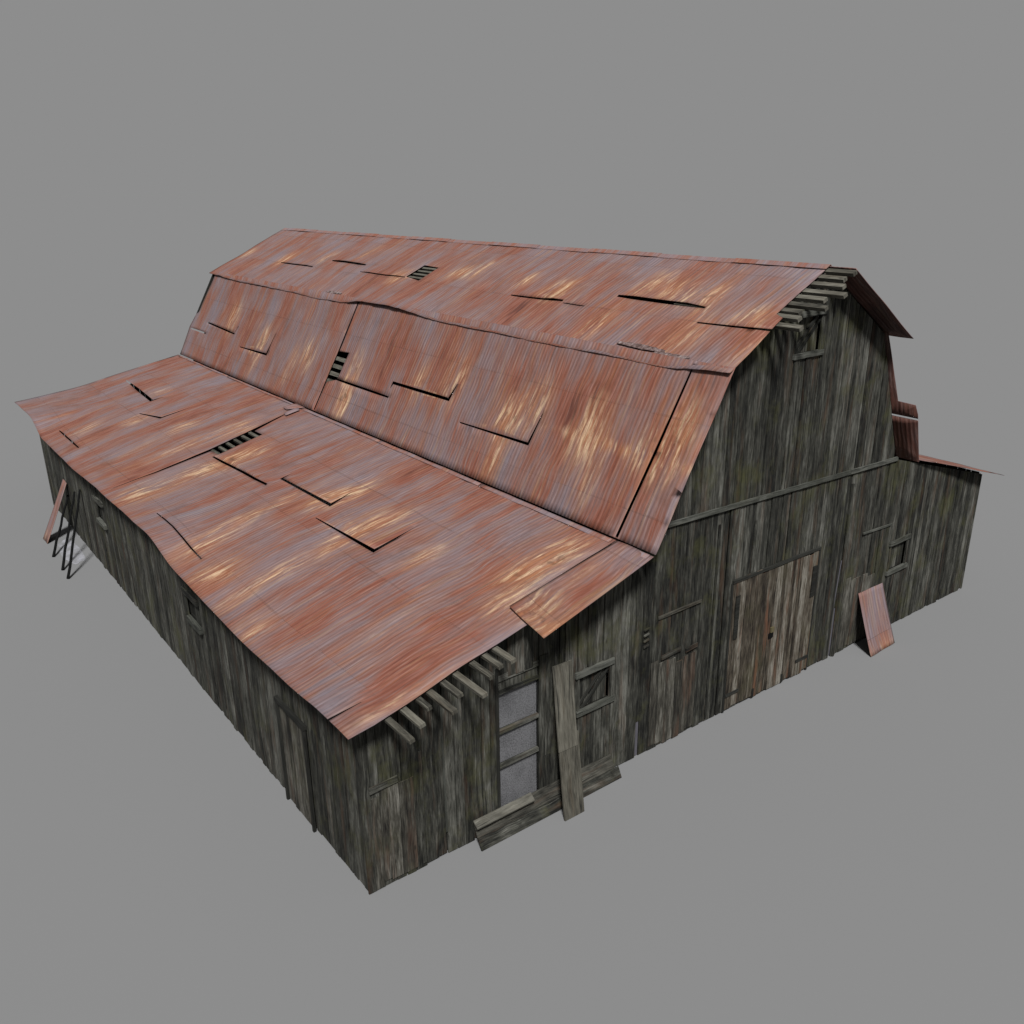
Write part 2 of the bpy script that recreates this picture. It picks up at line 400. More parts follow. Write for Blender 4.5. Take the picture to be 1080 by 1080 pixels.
# lean-to slope
N_cuts = [slit_poly([(13.60, 5.80), (13.50, 4.6), (13.47, 3.11), (13.74, 1.72), (14.05, .26)], [.03, .12, .20, .20, .05]),
          [(13.50, 3.12), (13.72, 1.70), (13.06, 1.70), (12.88, 3.10)],
          upslit(9.55, 12.90, 3.09, .10, 3.25), slit_poly([(9.56, 2.45), (9.52, 2.70), (6.94, 2.64), (7.12, 1.96)], [.02, .075, .085, .015]),
          slit_poly([(6.68, 3.15), (4.16, 3.08), (4.22, 2.6), (4.30, 2.0)], [.03, .085, .07, .015]),
          upslit(7.42, 10.53, 5.56, .045), slit_poly([(24.43, 2.44), (22.5, 2.55), (20.43, 2.67), (20.36, 2.3)], [.05, .11, .12, .03]),
          slit_poly([(19.51, 3.37), (18.12, 3.07), (18.11, 2.6), (18.11, 1.96)], [.05, .09, .07, .015]),
          upslit(18.64, 21.45, 5.56, .06), slit_poly([(.22, 6.2), (.18, 5.58)], [.06, .02])]
def sN(y, t): return table(sagN, y)*max(0, (t-3.6)/2.53)**1.6
slope('roof_slope', (AX, AZ), (EX, EZ), [(0, .40), (2.42, .34), (2.46, -.32), (4.18, -.37), (5.71, -.46), (6.13, -.43)],
      [(0, 25.62), (6.0, 26.05)], N_cuts,
      [(9.55, 12.9, 3.05, .07), (6.94, 9.5, 2.60, .05), (4.16, 6.6, 3.04, .05), (7.42, 10.5, 5.52, .03), (20.4, 24.4, 2.5, .05), (18.1, 19.5, 3.1, .04), (18.6, 21.4, 5.52, .03)],
      fl([(21.11, 2.1), (16.55, 2.8), (18.97, 3.6), (11.97, 2.91), (14.3, 2.0), (7.09, 2.1), (7.4, 2.5), (5.59, 2.7), (3.11, 2.6), (.97, 1.7), (.9, .9)], .5, .8)
      + [(6.46, 5.6, .5, .6, .8), (12.4, 5.4, .7, .6, .7), (3.9, 5.9, .35, .5, .8), (20.2, 5.0, .5, .6, .6), (12.2, 3.9, .6, 1.4, .7), (5.2, 4.4, .28, 1.9, .85), (4.9, 2.6, .22, 1.0, .8), (8.2, 4.0, .25, 1.8, .7), (14.6, 3.4, .35, 2.0, .6), (1.6, 4.2, .3, 1.3, .35), (7.9, 5.2, .5, 1.0, .5), (-.3, 5.0, .1, 1.2, 1.0), (.3, 2.5, .5, .5, .8), (16, 4.2, .4, 1.4, .4)],
      sag=sN, seed=3, wav=.016)
# loose flap of sheet at the front of the lean-to, bent up and pushed outwards
def patch(name, c, nu, nv, hf, seed, parent, mat='rust', flf=None, thick=.012, label=None):
    A, B, C_, D_ = map(Vector, c); vs = []; fs = []; uvs = []; fls = []
    n = (B-A).cross(D_-A).normalized()
    if n.z < 0: n = -n
    lu, lv = (B-A).length, (D_-A).length
    for j in range(nv+1):
        for i in range(nu+1):
            a, b = i/nu, j/nv
            vs.append(A.lerp(B, a).lerp(D_.lerp(C_, a), b)+n*hf(a, b)); uvs.append((a*lu+seed*3.7, b*lv+seed*1.3)); fls.append(flf(a, b) if flf else 0)
    for j in range(nv):
        for i in range(nu):
            k = j*(nu+1)+i; fs.append([k, k+1, k+nu+2, k+nu+1])
    me = bpy.data.meshes.new(name); me.from_pydata(vs, [], fs)
    uvl = me.uv_layers.new(name='UVMap')
    for lp in me.loops: uvl.data[lp.index].uv = uvs[lp.vertex_index]
    at = me.attributes.new('flare', 'FLOAT', 'POINT')
    for i, g in enumerate(fls): at.data[i].value = g
    me.attributes.new('rnd', 'FLOAT', 'CORNER'); at = me.attributes['rnd']
    for i in range(len(me.loops)): at.data[i].value = .5
    for p in me.polygons: p.use_smooth = True
    me.materials.append(M[mat]); o = bpy.data.objects.new(name, me); COL.objects.link(o)
    md = o.modifiers.new('Solidify', 'SOLIDIFY'); md.thickness = thick; md.offset = 0
    if parent: hang(o, parent)
    if label: o['label'] = label
    return o
def NP(y, t, h=0.0):                       # point on the lean-to slope
    D = Vector((EX-AX, 0, EZ-AZ)).normalized(); n = Vector((D.z, 0, -D.x))
    return Vector((AX, y, AZ))+D*t+n*h+Vector((0, 0, sN(y, t)))
def UP(y, t, h=0.0):
    D = Vector((BX-RX, 0, BZ-RZ)).normalized(); n = Vector((D.z, 0, -D.x)); return Vector((RX, y, RZ))+D*t+n*h
def SP(y, t, h=0.0):
    D = Vector((AX-BX, 0, AZ-BZ)).normalized(); n = Vector((D.z, 0, -D.x)); return Vector((BX, y, BZ))+D*t+n*h
patch('roof_sheet', [NP(.335, .02, .01), NP(-.58, .02, .01), NP(-.93, 2.83, .02), NP(.24, 2.62, .03)], 12, 24,
      lambda a, b: .015+.03*b*b+.012*math.sin(a*5+b*3), 4, barn, flf=lambda a, b: min(1, max(0, (b-.62)/.3)*1.1+.55*max(0, 1-abs(a-.25)/.2)*max(0, 1-abs(b-.5)/.5)))

# the two far slopes and far lean-to (plain, seen only edge-on)
slope('roof_slope', (RX, RZ), (BXR+.16, BZR-.10), [(0, -.60), (2.8, -.60)], [(0, 25.9), (2.8, 25.6)], [], [], fl([(3, 1.5), (11, 1.5)]), step=.3, seed=6)
slope('roof_slope', (BXR, BZR), (AXR, AZR), [(0, -.10), (1.70, -.20), (1.72, -.62), (1.95, -.66), (1.97, -.66), (3.24, -.60)], [(0, 25.4), (3.3, 25.4)],
      [[(-1.3, 2.06), (1.2, 2.06), (1.2, 2.11), (-1.3, 2.11)]], [], [], step=.3, seed=7)
slope('roof_slope', (AXR, AZR+.02), (ERX+.0, ERZ+.03), [(0, -.05), (5.04, -.45)], [(0, 25.6), (5.04, 25.8)], [], [], fl([(1, 3), (3, 4.5)]), step=.3, seed=8, ragged=.05)

# ridge capping: folded strip in short lengths
mb_y = -.05; k = 0
while mb_y < 25.5:
    ln = min(R(2.2, 2.8), 25.85-mb_y); y0, y1 = mb_y, mb_y+ln; k += 1
    vs = []; b = .014+.014*(k % 2)
    du = Vector((BX-RX, 0, BZ-RZ)).normalized()*.16; dv = Vector((BXR-RX, 0, BZR-RZ)).normalized()*.16
    m = MB(); P = [Vector((RX, 0, RZ))+du, Vector((RX, 0, RZ))+Vector((0, 0, .01)), Vector((RX, 0, RZ))+dv]
    for a, c in ((0, 1), (1, 2)):
        p, q = P[a]+Vector((0, 0, b)), P[c]+Vector((0, 0, b))
        for z in (0, 1):
            pass
        m.face([p+Vector((0, y0, 0)), p+Vector((0, y1, 0)), q+Vector((0, y1, 0)), q+Vector((0, y0, 0))][::-1], [(y0, 0), (y1, 0), (y1, .2), (y0, .2)][::-1])
    o = m.build('ridge_cap', M['rust_edge']); md = o.modifiers.new('Solidify', 'SOLIDIFY'); md.thickness = .01; md.offset = 0; hang(o, barn)
    mb_y = y1-.06

# valley flashing between steep slope and lean-to
def flash(y0, y1, w, seed):
    n = int((y1-y0)/.25)
    wv = lambda a: .5+.5*noise.noise(Vector((a*n*.21, seed, 0)))
    return patch('flashing', [NP(y0, .03, .03), NP(y1, .03, .03), NP(y1, .03+w, .03), NP(y0, .03+w, .03)], n, 3,
                 lambda a, b: .02*noise.noise(Vector((a*n*.3, b, seed)))+(-.012*b), seed, barn, 'rust_edge')
flash(.45, 4.6, .11, 21); flash(4.65, 9.2, .10, 22); flash(9.15, 13.85, .09, 23); flash(14.2, 20, .06, 24); flash(20.05, 25.3, .06, 25)
flash(-.50, .36, .12, 26)
# curled end of the flashing where the long split meets it
patch('flashing', [NP(13.75, .02, .05), NP(14.35, .02, .07), NP(14.5, .40, .06), NP(14.2, .42, .05)], 6, 4, lambda a, b: .04*math.sin(a*3)*math.sin(b*3), 27, barn, 'rust_edge')
patch('flashing', [NP(13.7, .22, .05), NP(13.95, .12, .06), NP(13.95, .62, .05), NP(13.72, .66, .05)], 6, 4, lambda a, b: .04*math.sin(a*3)*math.sin(b*3), 28, barn, 'rust_edge')
# torn silver-grey scraps by the upper eave
s = N('bare_zinc_scrap'); tc = s.n('ShaderNodeTexCoord'); g = s.noise(tc.outputs['Object'], 9, 5, .7)
M['zinc'] = s.finish(s.ramp(g, [(.40, (.045, .026, .022)), (.55, (.12, .085, .08)), (.70, (.22, .20, .19))]), .6, g, .01, .8)
for (y, t, ln, w, sd) in ((1.9, 3.42, 1.3, .16, 1), (1.0, 3.50, .9, .14, 2), (15.2, 3.45, 1.0, .12, 3)):
    m = MB(); pts = []; n = 14
    for i in range(n+1): pts.append((y-ln/2+ln*i/n, t-w/2*(.3+.7*math.sin(math.pi*i/n))*(.7+.6*noise.noise(Vector((i*.8, sd, 0))))))
    for i in range(n, -1, -1): pts.append((y-ln/2+ln*i/n, t+.02+w/2*(.3+.7*math.sin(math.pi*i/n))*(.7+.6*noise.noise(Vector((i*.8, sd, 4))))))
    q = [UP(a, b, .035)+Vector((0, 0, table(sagU, a)*max(0, (b-1.6)/2.1)**1.5)) for a, b in pts]
    for i in range(n): m.face([q[i], q[i+1], q[2*n-i], q[2*n+1-i]], [(0, 0)]*4)
    o = m.build('torn_scrap', M['zinc']); md = o.modifiers.new('Solidify', 'SOLIDIFY'); md.thickness = .008; hang(o, barn)

# ------------------------------------------------------------------ battens under the sheets
def batten(P, t, y0, y1, w=.085, th=.06, h=-.075, r=None):
    a, b = P(y0, t, h), P(y1, t, h); d = (P(y0, t+.1, h)-P(y0, t, h)).normalized(); n = (P(y0, t, h+1)-P(y0, t, h)).normalized()
    m = MB(); m.board(a-d*w/2-n*th/2, b-a, d*w, n*th, r)
    o = m.build('batten', M['slat']); bv = o.modifiers.new('Bevel', 'BEVEL'); bv.width = .008; bv.segments = 1; hang(o, barn)
def NPf(y, t, h): # un-sagged lean-to plane
    D = Vector((EX-AX, 0, EZ-AZ)).normalized(); n = Vector((D.z, 0, -D.x)); return Vector((AX, y, AZ))+D*t+n*h
for t, y in ((5.47, -1.11), (5.19, -.95), (4.91, -.71), (4.70, -1.08), (4.43, -.84), (4.18, -1.13), (3.85, -.87), (3.60, -.78), (3.39, -.82)):
    batten(NPf, t, y, .6, w=.10+R(-.01, .01), h=-.085)
for t in (1.80, 2.05, 2.30, 2.55, 2.80, 3.02): batten(NPf, t, 11.2, 15.6, h=-.08)
for t in (.3, .75, 1.2): batten(NPf, t, -.3, 3, h=-.08)
for t, y in ((.09, -.64), (.34, -.59), (.60, -.74), (.89, -.96), (1.12, -.69), (1.38, -.90), (1.62, -.51), (1.83, -.64), (2.12, -.88)):
    batten(UP, t, y, 2.4, w=.125, th=.07, h=-.06)
for t in (1.62, 1.80, 1.98, 2.16, 2.34): batten(UP, t, 10.5, 14.5, w=.08, h=-.07)
for t in (1.86, 2.09, 2.32, 2.55): batten(SP, t, 11.5, 14.6, w=.12, h=-.07)
# end rafter behind the short sheets at the far end of the steep slope
m = MB(); a, b = SP(25.30, .0, -.10), SP(25.34, 1.9, -.10); m.board(a, b-a, (0, .10, 0), (SP(25, 0, .05)-SP(25, 0, -.05)))
hang(m.build('rafter', M['dark']), barn)
# rafters at the front gable
for P, t0, t1 in ((UP, .1, 3.5), (SP, .1, 3.4), (NPf, .1, 5.9)):
    m = MB(); a, b = P(.25, t0, -.20), P(.25, t1, -.20); m.board(a, b-a, (0, .08, 0), P(0, 0, .1)-P(0, 0, 0)); hang(m.build('rafter', M['dark']), barn)

# ------------------------------------------------------------------ timber walls
def gable_boards(m, xs, y, out, zlo, zhi, hole=None, depth=.0, th=.025, bend=.006):
    """vertical boards between successive xs. out=-1 faces -y. zlo/zhi functions of x."""
    for x0, x1 in zip(xs, xs[1:]):
        g = R(.004, .018); a, b = x0+g, x1-g*R(0, 1); r = random.random(); d = depth+R(0, .026)
        segs = [(zlo, zhi)]
        if hole:
            for (ha, hb, hz0, hz1) in hole:
                if a < hb-.01 and b > ha+.01:
                    segs = [q for sg in segs for q in ((sg[0], (lambda x, z=hz0: z)), ((lambda x, z=hz1: z), sg[1]))]
        for lo, hi in segs:
            xm = [x for x, _ in PROFILE if a < x < b]
            if hi(a)-lo(a) < .03 and hi(b)-lo(b) < .03: continue
            dz = R(0, .05) if lo is zlo else 0
            sh = R(-bend, bend)
            top = [(x, hi(x)) for x in [b]+xm[::-1]+[a]]
            poly = [(a+sh, lo(a)+dz), (b+sh, lo(b)+dz+R(-.008, .008))]+top
            yy = y-out*0+out*d
            m.prism([(px, yy, pz) for px, pz in poly], (0, out*th, 0), r=r, uv=lambda p: (p.x, p.z))
def breaks(x0, x1, forced=(), lo=.13, hi=.27):
    fs = sorted([f for f in forced if x0 < f < x1]+[x0, x1]); res = [x0]
    for a, b in zip(fs, fs[1:]):
        n = max(1, round((b-a)/R(.17, .21))); ws = [R(lo, hi) for _ in range(n)]; k = (b-a)/sum(ws); x = a
        for w in ws: x += w*k; res.append(x)
        res[-1] = b
    return res
zero = lambda x: .0
beltz = lambda x: lerp(4.84, 4.66, (x-6.84)/(14.21-6.84))
HOLES = [(2.60, 3.47, .28, 3.0), (4.36, 5.20, 1.70, 2.42), (14.50, 15.32, 1.68, 2.38), (12.37, 12.47, .0, 1.32), (5.90, 6.00, .0, .82)]
m = MB()
gable_boards(m, breaks(-.03, W+.03, [2.6, 3.47, 4.36, 5.2, 5.9, 6.0, 12.37, 12.47, 14.5, 15.32, 6.25, 7.6, AX, AXR], .12, .26), 0, -1, zero,
             lambda x: min(top_at(x), beltz(x)-.02 if 6 < x < 14.19 else 99), HOLES)
gable_boards(m, breaks(5.93, 14.06, [9.85, 10.7, BX, RX, BXR], .12, .26), -.012, -1, lambda x: beltz(x)+.0, lambda x: top_at(x), [(9.85, 10.70, 7.60, 8.32)])
# dark backing behind the board gaps (window openings left open)
wl = m.build('gable_wall', M['wall'], label='front gable wall of dark weathered boards'); hang(wl, barn)
bm_ = MB()
def backing(x0, x1, z0, z1f):
    xs = sorted([x0]+[x+d for x, _ in PROFILE for d in (-.01, .01, .06) if x0 < x+d < x1]+[x1])
    bm_.prism([(x0, .03, z0), (x1, .03, z0)]+[(x, .03, z1f(x)) for x in xs[::-1]], (0, .02, 0), r=.2, uv=lambda p: (p.x, p.z))
tp = lambda x: top_at(x)-.02
for a, b in ((.05, 2.58), (3.5, 4.34), (5.22, 9.83), (10.72, 14.48), (15.34, W-.05)): backing(a, b, .04, tp)
for a, b, z0, z1 in ((2.58, 3.5, .04, .26), (4.34, 5.22, .04, 1.68), (14.48, 15.34, .04, 1.66), (9.83, 10.72, .04, 7.58)): backing(a, b, z0, lambda x, z=z1: z)
for a, b, z0 in ((2.58, 3.5, 3.02), (4.34, 5.22, 2.44), (14.48, 15.34, 2.4), (9.83, 10.72, 8.34)): backing(a, b, z0, tp)
hang(bm_.build('lining', M['dark']), barn)
# back gable
m = MB(); gable_boards(m, breaks(-.03, W+.03, [AX, BX, RX, BXR, AXR], .16, .28), L, 1, zero, top_at); hang(m.build('gable_wall', M['wall']), barn)
m = MB(); m.prism([(.05, L-.03, .04), (W-.05, L-.03, .04)]+[(x, L-.03, top_at(x)-.02) for x, _ in PROFILE[::-1] if .05 < x < W-.05], (0, -.02, 0), r=.3, uv=lambda p: (p.x, p.z)); hang(m.build('lining', M['dark']), barn)
# long walls
def side(x, out, ztop, holes, name, lo=.15, hi=.27):
    m = MB(); forced = [h for q in holes for h in q[:2]]
    ys = breaks(.0, L, forced, lo, hi)
    for y0, y1 in zip(ys, ys[1:]):
        g = R(.004, .018); a, b = y0+g, y1-g*R(0, 1); r = random.random(); d = R(0, .02)
        segs = [(R(0, .05), None)]
        for (ha, hb, z0, z1) in holes:
            if a < hb-.01 and b > ha+.01: segs = [(segs[0][0], z0), (z1, None)]
        for s0, s1 in segs:
            e = (lambda y: s1) if s1 is not None else ztop
            poly = [(a, s0), (b, s0+R(-.01, .01)), (b, e(b)), (a, e(a))]
            m.prism([(x+out*d, py, pz) for py, pz in poly], (out*.025, 0, 0), r=r, uv=lambda p: (p.y, p.z))
    o = m.build(name, M['wall']); hang(o, barn)
    m = MB()
    ys = sorted([0.02, L-.02]+forced)
    for a, b in zip(ys, ys[1:]):
        if any(abs(a-q[0]) < .01 for q in holes):
            q = [q for q in holes if abs(a-q[0]) < .01][0]
            zz = [(.04, q[2]), (q[3], min(ztop(a), ztop(b))-.03)]
        else: zz = [(.04, None)]
        n = max(1, int((b-a)/.5))
        for z0, z1 in zz:
            for k in range(n):
                c, d = lerp(a, b, k/n), lerp(a, b, (k+1)/n)
                m.prism([(x-out*.03, c, z0), (x-out*.03, d, z0), (x-out*.03, d, z1 or ztop(d)-.03), (x-out*.03, c, z1 or ztop(c)-.03)], (-out*.02, 0, 0), r=.3, uv=lambda p: (p.y, p.z))
    hang(m.build('lining', M['dark']), barn)
zt = lambda y: 3.386+sN(y, 5.77)-.06
side(0, -1, zt, [(7.25, 8.15, 1.82, 2.42), (15.3, 16.2, 1.80, 2.42)], 'side_wall')
side(W, 1, lambda y: 3.43, [], 'side_wall')
# belt board
m = MB()
for a, b in ((5.92, 9.1), (9.1, 12.3), (12.3, 14.2)):
    m.board((a+.004, -.05, beltz(a)-.04), (b-a-.008, 0, beltz(b)-beltz(a)), (0, 0, .095), (0, -.035-R(0, .012), 0))
hang(m.build('belt_board', M['frame']), barn)
# corner boards
m = MB(); m.board((-.05, -.048, .02), (0, 0, 3.15), (.13, 0, 0), (0, .03, 0)); hang(m.build('corner_board', M['wall']), barn)
m = MB(); m.board((W+.045, -.05, .02), (0, 0, 3.35), (.03, 0, 0), (0, .10, 0)); hang(m.build('corner_board', M['wall']), barn)

def part(mb, name, mat, parent, label=None):
    o = mb.build(name, M[mat], label=label); o.parent = parent
    return o
def group_at(name, loc, label=None):
    e = empty(name, Vector(loc)-ORG, barn); 
    if label: e['label'] = label
    return e

# ------------------------------------------------------------------ windows in the gable
def hatch_window(x0, x1, z0, z1, brace=True, label=None):
    loc = Vector((x0, -.02, z0)); e = group_at('window', loc, label); w, h = x1-x0, z1-z0
    m = MB(); m.board((-.06, -.065, h-.02), (w+.10, 0, .01), (0, 0, .12), (0, .07, 0)); part(m, 'lintel', 'frame', e)
    m = MB(); m.board((-.04, -.075, -.10), (w+.10, 0, .01), (0, 0, .10), (0, .08, 0)); part(m, 'sill', 'frame', e)
    for k in (0, w-.05):
        m = MB(); m.board((k, -.035, 0), (0, 0, h), (.05, 0, 0), (0, .035, 0)); part(m, 'jamb', 'wall', e)
    if brace:
        m = MB(); d = Vector((w-.16, 0, h-.04)); n = Vector((-d.z, 0, d.x)).normalized()
        for k in (-.07, .06): m.board(Vector((.08, .0, .02))+n*k-n*.025, d, n*.05, (0, .03, 0))
        part(m, 'brace', 'dark', e)
    m = MB()
    for k in range(5):
        a = .06+(w-.12)*k/5; m.board((a, .045, 0), (0, 0, h), ((w-.12)/5-.012, 0, 0), (0, .02, 0))
    part(m, 'shutter', 'wall', e)
hatch_window(4.36, 5.20, 1.70, 2.42, True, 'low square window with a crossed brace')
hatch_window(9.85, 10.70, 7.60, 8.32, True, 'small loft window under the peak')
hatch_window(14.50, 15.32, 1.68, 2.38, False, 'low window in the far lean-to')
# tall three-pane opening
e = group_at('window', (2.60, 0, .28), 'tall opening with three dusty grey panes')
m = MB(); m.board((-.06, -.05, 0), (0, 0, 2.95), (.06, 0, 0), (0, .09, 0)); part(m, 'jamb', 'dark', e)
m = MB(); m.board((.87, -.06, -.1), (0, 0, 2.98), (.20, 0, 0), (0, .03, 0)); part(m, 'jamb', 'wall', e)
m = MB(); m.board((0, .0, 2.44), (0, 0, .30), (.87, 0, 0), (0, .02, 0)); part(m, 'header', 'wall', e)
for z, h_ in ((2.74, .12), (2.46, .07), (1.68, .075), (.98, .075)):
    m = MB(); m.board((0, -.035, z-h_/2), (.87, 0, .01), (0, 0, h_), (0, .06, 0)); part(m, 'rail', 'wall', e)
for z0, z1 in ((.0, .94), (1.02, 1.64), (1.72, 2.42)):
    m = MB(); m.board((0, .035, z0), (0, 0, z1-z0), (.87, 0, 0), (0, .012, 0)); part(m, 'pane', 'pane', e)

# ------------------------------------------------------------------ doors
def plank_door(x0, x1, z0, z1, label, head=True, lighten='door', proud=-.075, patches=()):
    e = group_at('door', (x0, proud, z0), label); w, h = x1-x0, z1-z0
    m = MB(); xs = breaks(0, w, (), .12, .24)
    for a, b in zip(xs, xs[1:]):
        m.board((a+R(.002, .007), R(-.01, .004), R(0, .08)), (R(-.008, .008), 0, h-R(.0, .07)), (b-a-R(.004, .012), 0, 0), (0, .025, 0))
    part(m, 'leaf', lighten, e)
    for k in (-.055, w+.005):
        m = MB(); m.board((k, .0, 0), (R(-.02, .02), 0, h), (.05, 0, 0), (0, .03, 0)); part(m, 'jamb', 'dark', e)
    if head:
        m = MB(); m.board((-.04, -.02, h), (w+.08, 0, .0), (0, 0, .06), (0, .06, 0)); part(m, 'track', 'dark', e)
    return e
d = plank_door(8.56, 11.44, .02, 3.08, 'wide sliding door of reddish grey planks')
m = MB(); m.board((1.34, -.05, 1.50), (0, 0, .12), (.10, 0, 0), (0, .04, 0)); part(m, 'latch', 'brass', d)
m = MB(); m.board((1.30, -.03, 1.36), (0, 0, .12), (.15, 0, 0), (0, .02, 0)); part(m, 'hasp', 'iron', d)
for x, z, w_, h_, l in ((-.02, .38, .42, .07, 0), (2.42, .36, .46, .07, 0), (.08, 1.75, .12, 1.0, 0), (2.70, 1.95, .13, .75, 0)):
    m = MB(); m.board((x, -.03, z), (w_, 0, .0), (0, 0, h_), (0, .018, 0)); part(m, 'cleat', 'dark', d)
for x in (.9, 1.92):
    m = MB(); m.board((x, -.02, .02), (0, 0, .22), (.06, 0, 0), (0, .015, 0)); part(m, 'cleat', 'dark', d)
def low_door(x0, x1, ztop, label, xb=None):
    """boarded-up lower door with a cleat across its head"""
    e = group_at('door', (x0, -.05, .02), label); w = x1-x0; m = MB(); xs = breaks(0, w, (), .12, .26)
    for a, b in zip(xs, xs[1:]):
        m.board((a+.004, R(-.012, 0), R(.0, .12)), (R(-.01, .01), 0, ztop-R(.12, .3)), (b-a-R(.006, .014), 0, 0), (0, .02, 0))
    part(m, 'leaf', 'low_door', e); return e
e = low_door(6.26, 7.58, 2.05, 'boarded-up door of pale warped planks beside the main door')
m = MB(); m.board((.12, -.03, 2.92), (1.2, 0, .02), (0, 0, .06), (0, .03, 0)); part(m, 'cleat', 'slat', e)
for x, z, w_ in ((.25, 2.0, .55), (.95, 1.93, .33)):
    m = MB(); m.board((x, -.035, z), (w_, 0, .03), (0, 0, .09), (0, .025, 0)); part(m, 'cleat', 'wall', e)
e = low_door(.10, .88, 1.98, 'short boarded-up door by the near corner')
m = MB(); m.board((-.02, -.035, 1.90), (.5, 0, .02), (0, 0, .12), (0, .022, 0)); part(m, 'cleat', 'wall', e)
e = low_door(12.75, 13.95, 2.0, 'boarded-up door behind the leaning sheet')
m = MB(); m.board((.42, -.03, 2.98), (1.2, 0, -.05), (0, 0, .05), (0, .03, 0)); part(m, 'cleat', 'frame', e)
# side wall door
e = group_at('door', (-.03, 1.95, .0), 'narrow plank door in the long side wall')
m = MB(); ys = breaks(0, 1.05, (), .14, .22)
for a, b in zip(ys, ys[1:]): m.board((-.045+R(-.006, .004), a+.004, R(.0, .05)), (0, 0, 2.1-R(0, .04)), (0, b-a-.01, 0), (.02, 0, 0))
part(m, 'leaf', 'low_door', e)
m = MB(); m.board((-.09, -.08, 2.12), (0, 1.22, 0), (0, 0, .09), (.07, 0, 0)); part(m, 'lintel', 'dark', e)
for y in (-.07, 1.06):
    m = MB(); m.board((-.085, y, 0), (0, 0, 2.12), (0, .06, 0), (.05, 0, 0)); part(m, 'jamb', 'dark', e)
# side wall hatches
for y0, z0, lb in ((7.25, 1.82, 'nearer little hatch in the long side wall'), (15.3, 1.80, 'farther little hatch in the long side wall')):
    e = group_at('window', (0, y0, z0), lb)
    m = MB(); m.board((-.11, -.04, .56), (0, 1.0, 0), (0, 0, .12), (.09, 0, 0)); part(m, 'lintel', 'wall', e)
    m = MB(); m.board((-.13, -.06, -.10), (0, .9, .0), (0, 0, .11), (.11, 0, 0)); part(m, 'sill', 'frame', e)
    m = MB(); m.board((.05, 0, 0), (0, 0, .6), (0, .9, 0), (.02, 0, 0)); part(m, 'shutter', 'dark', e)
    m = MB(); m.board((-.03, .05, 0), (0, 0, .56), (0, .32, 0), (.03, 0, 0)); part(m, 'brace', 'wall', e)
# tall dark joint in the wall right of the main door
m = MB(); m.board((12.26, -.045, .1), (0.03, 0, 4.45), (.06, 0, 0), (0, -.012, 0)); hang(m.build('post', M['dark']), barn)
m = MB(); m.board((12.50, -.045, .0), (-.06, 0, 4.4), (.07, 0, 0), (0, -.035, 0)); hang(m.build('post', M['wall']), barn)
m = MB(); m.board((12.37, -.015, .03), (0, 0, 1.28), (.10, 0, 0), (0, .01, 0)); hang(m.build('gap_filler', M['gap']), barn)  # added strip, painted as the grey seen through the slit
m = MB(); m.board((5.90, -.015, .03), (0, 0, .78), (.10, 0, 0), (0, .01, 0)); hang(m.build('gap_filler', M['gap']), barn)
m = MB(); m.board((12.30, -.05, 1.34), (.10, 0, 1.2), (.035, 0, 0), (0, -.006, 0)); hang(m.build('gap_filler', M['gap']), barn)
for k in range(4):
    m = MB(); m.board((6.01, -.05, 2.45+k*.12), (.13, 0, .02), (0, 0, .03), (0, -.03, 0)); hang(m.build('rung', M['wall']), barn)
# a few odd patch boards nailed over the wall
for x, z, h_, w_ in ((.98, .1, 2.2, .05), (1.45, .5, 2.6, .03), (7.95, .1, 4.4, .05), (3.55, .1, 1.0, .2)):
    m = MB(); m.board((x, -.045, z), (R(-.02, .02), 0, min(h_, top_at(x)-z-.1)), (w_, 0, 0), (0, -.02, 0)); hang(m.build('cover_strip', M['frame' if w_ < .045 else 'wall']), barn)

# ------------------------------------------------------------------ loose things round the barn
def plank_thing(name, mats, boards, label, cat='plank', group=None, bevel=.006, mat='plank'):
    base = Vector(boards[0][0]); m = MB()
    for (o, l, w, t) in boards: m.board(Vector(o)-base, l, w, t)
    o = m.build(name, M[mat]); o.location = base; tag(o, label, cat, group)
    b = o.modifiers.new('Bevel', 'BEVEL'); b.width = bevel; b.segments = 1
    return o
# tall plank against the gable, in two overlapping lengths
p = plank_thing('leaning_plank', None, [((3.60, -.60, .0), (.08, .30, 1.55), (.46, 0, -.012), (0, -.035, .007))], 'tall grey plank leaning against the gable beside the braced window', mat='slat')
m = MB(); m.board((.05, .235, 1.30), (.08, .28, 1.58), (.43, 0, -.012), (0, -.03, .006)); o = m.build('upper_length', M['slat'], p)
plank_thing('leaning_plank', None, [((1.99, -.19, .13), (3.22, 0, .0), (0, .125, .30), (0, -.028, .012))], 'long pale plank resting on edge against the foot of the gable, above a darker plank')
plank_thing('leaning_plank', None, [((1.97, -.32, .0), (3.30, 0, .0), (0, .10, .20), (0, -.028, .014))], 'long dark plank lying at the foot of the gable, in front of a paler plank', mat='wall')
plank_thing('leaning_plank', None, [((1.95, -.25, .40), (1.25, 0, .0), (0, .12, .10), (0, -.01, .03))], 'short broken plank on top of the long planks by the tall window')
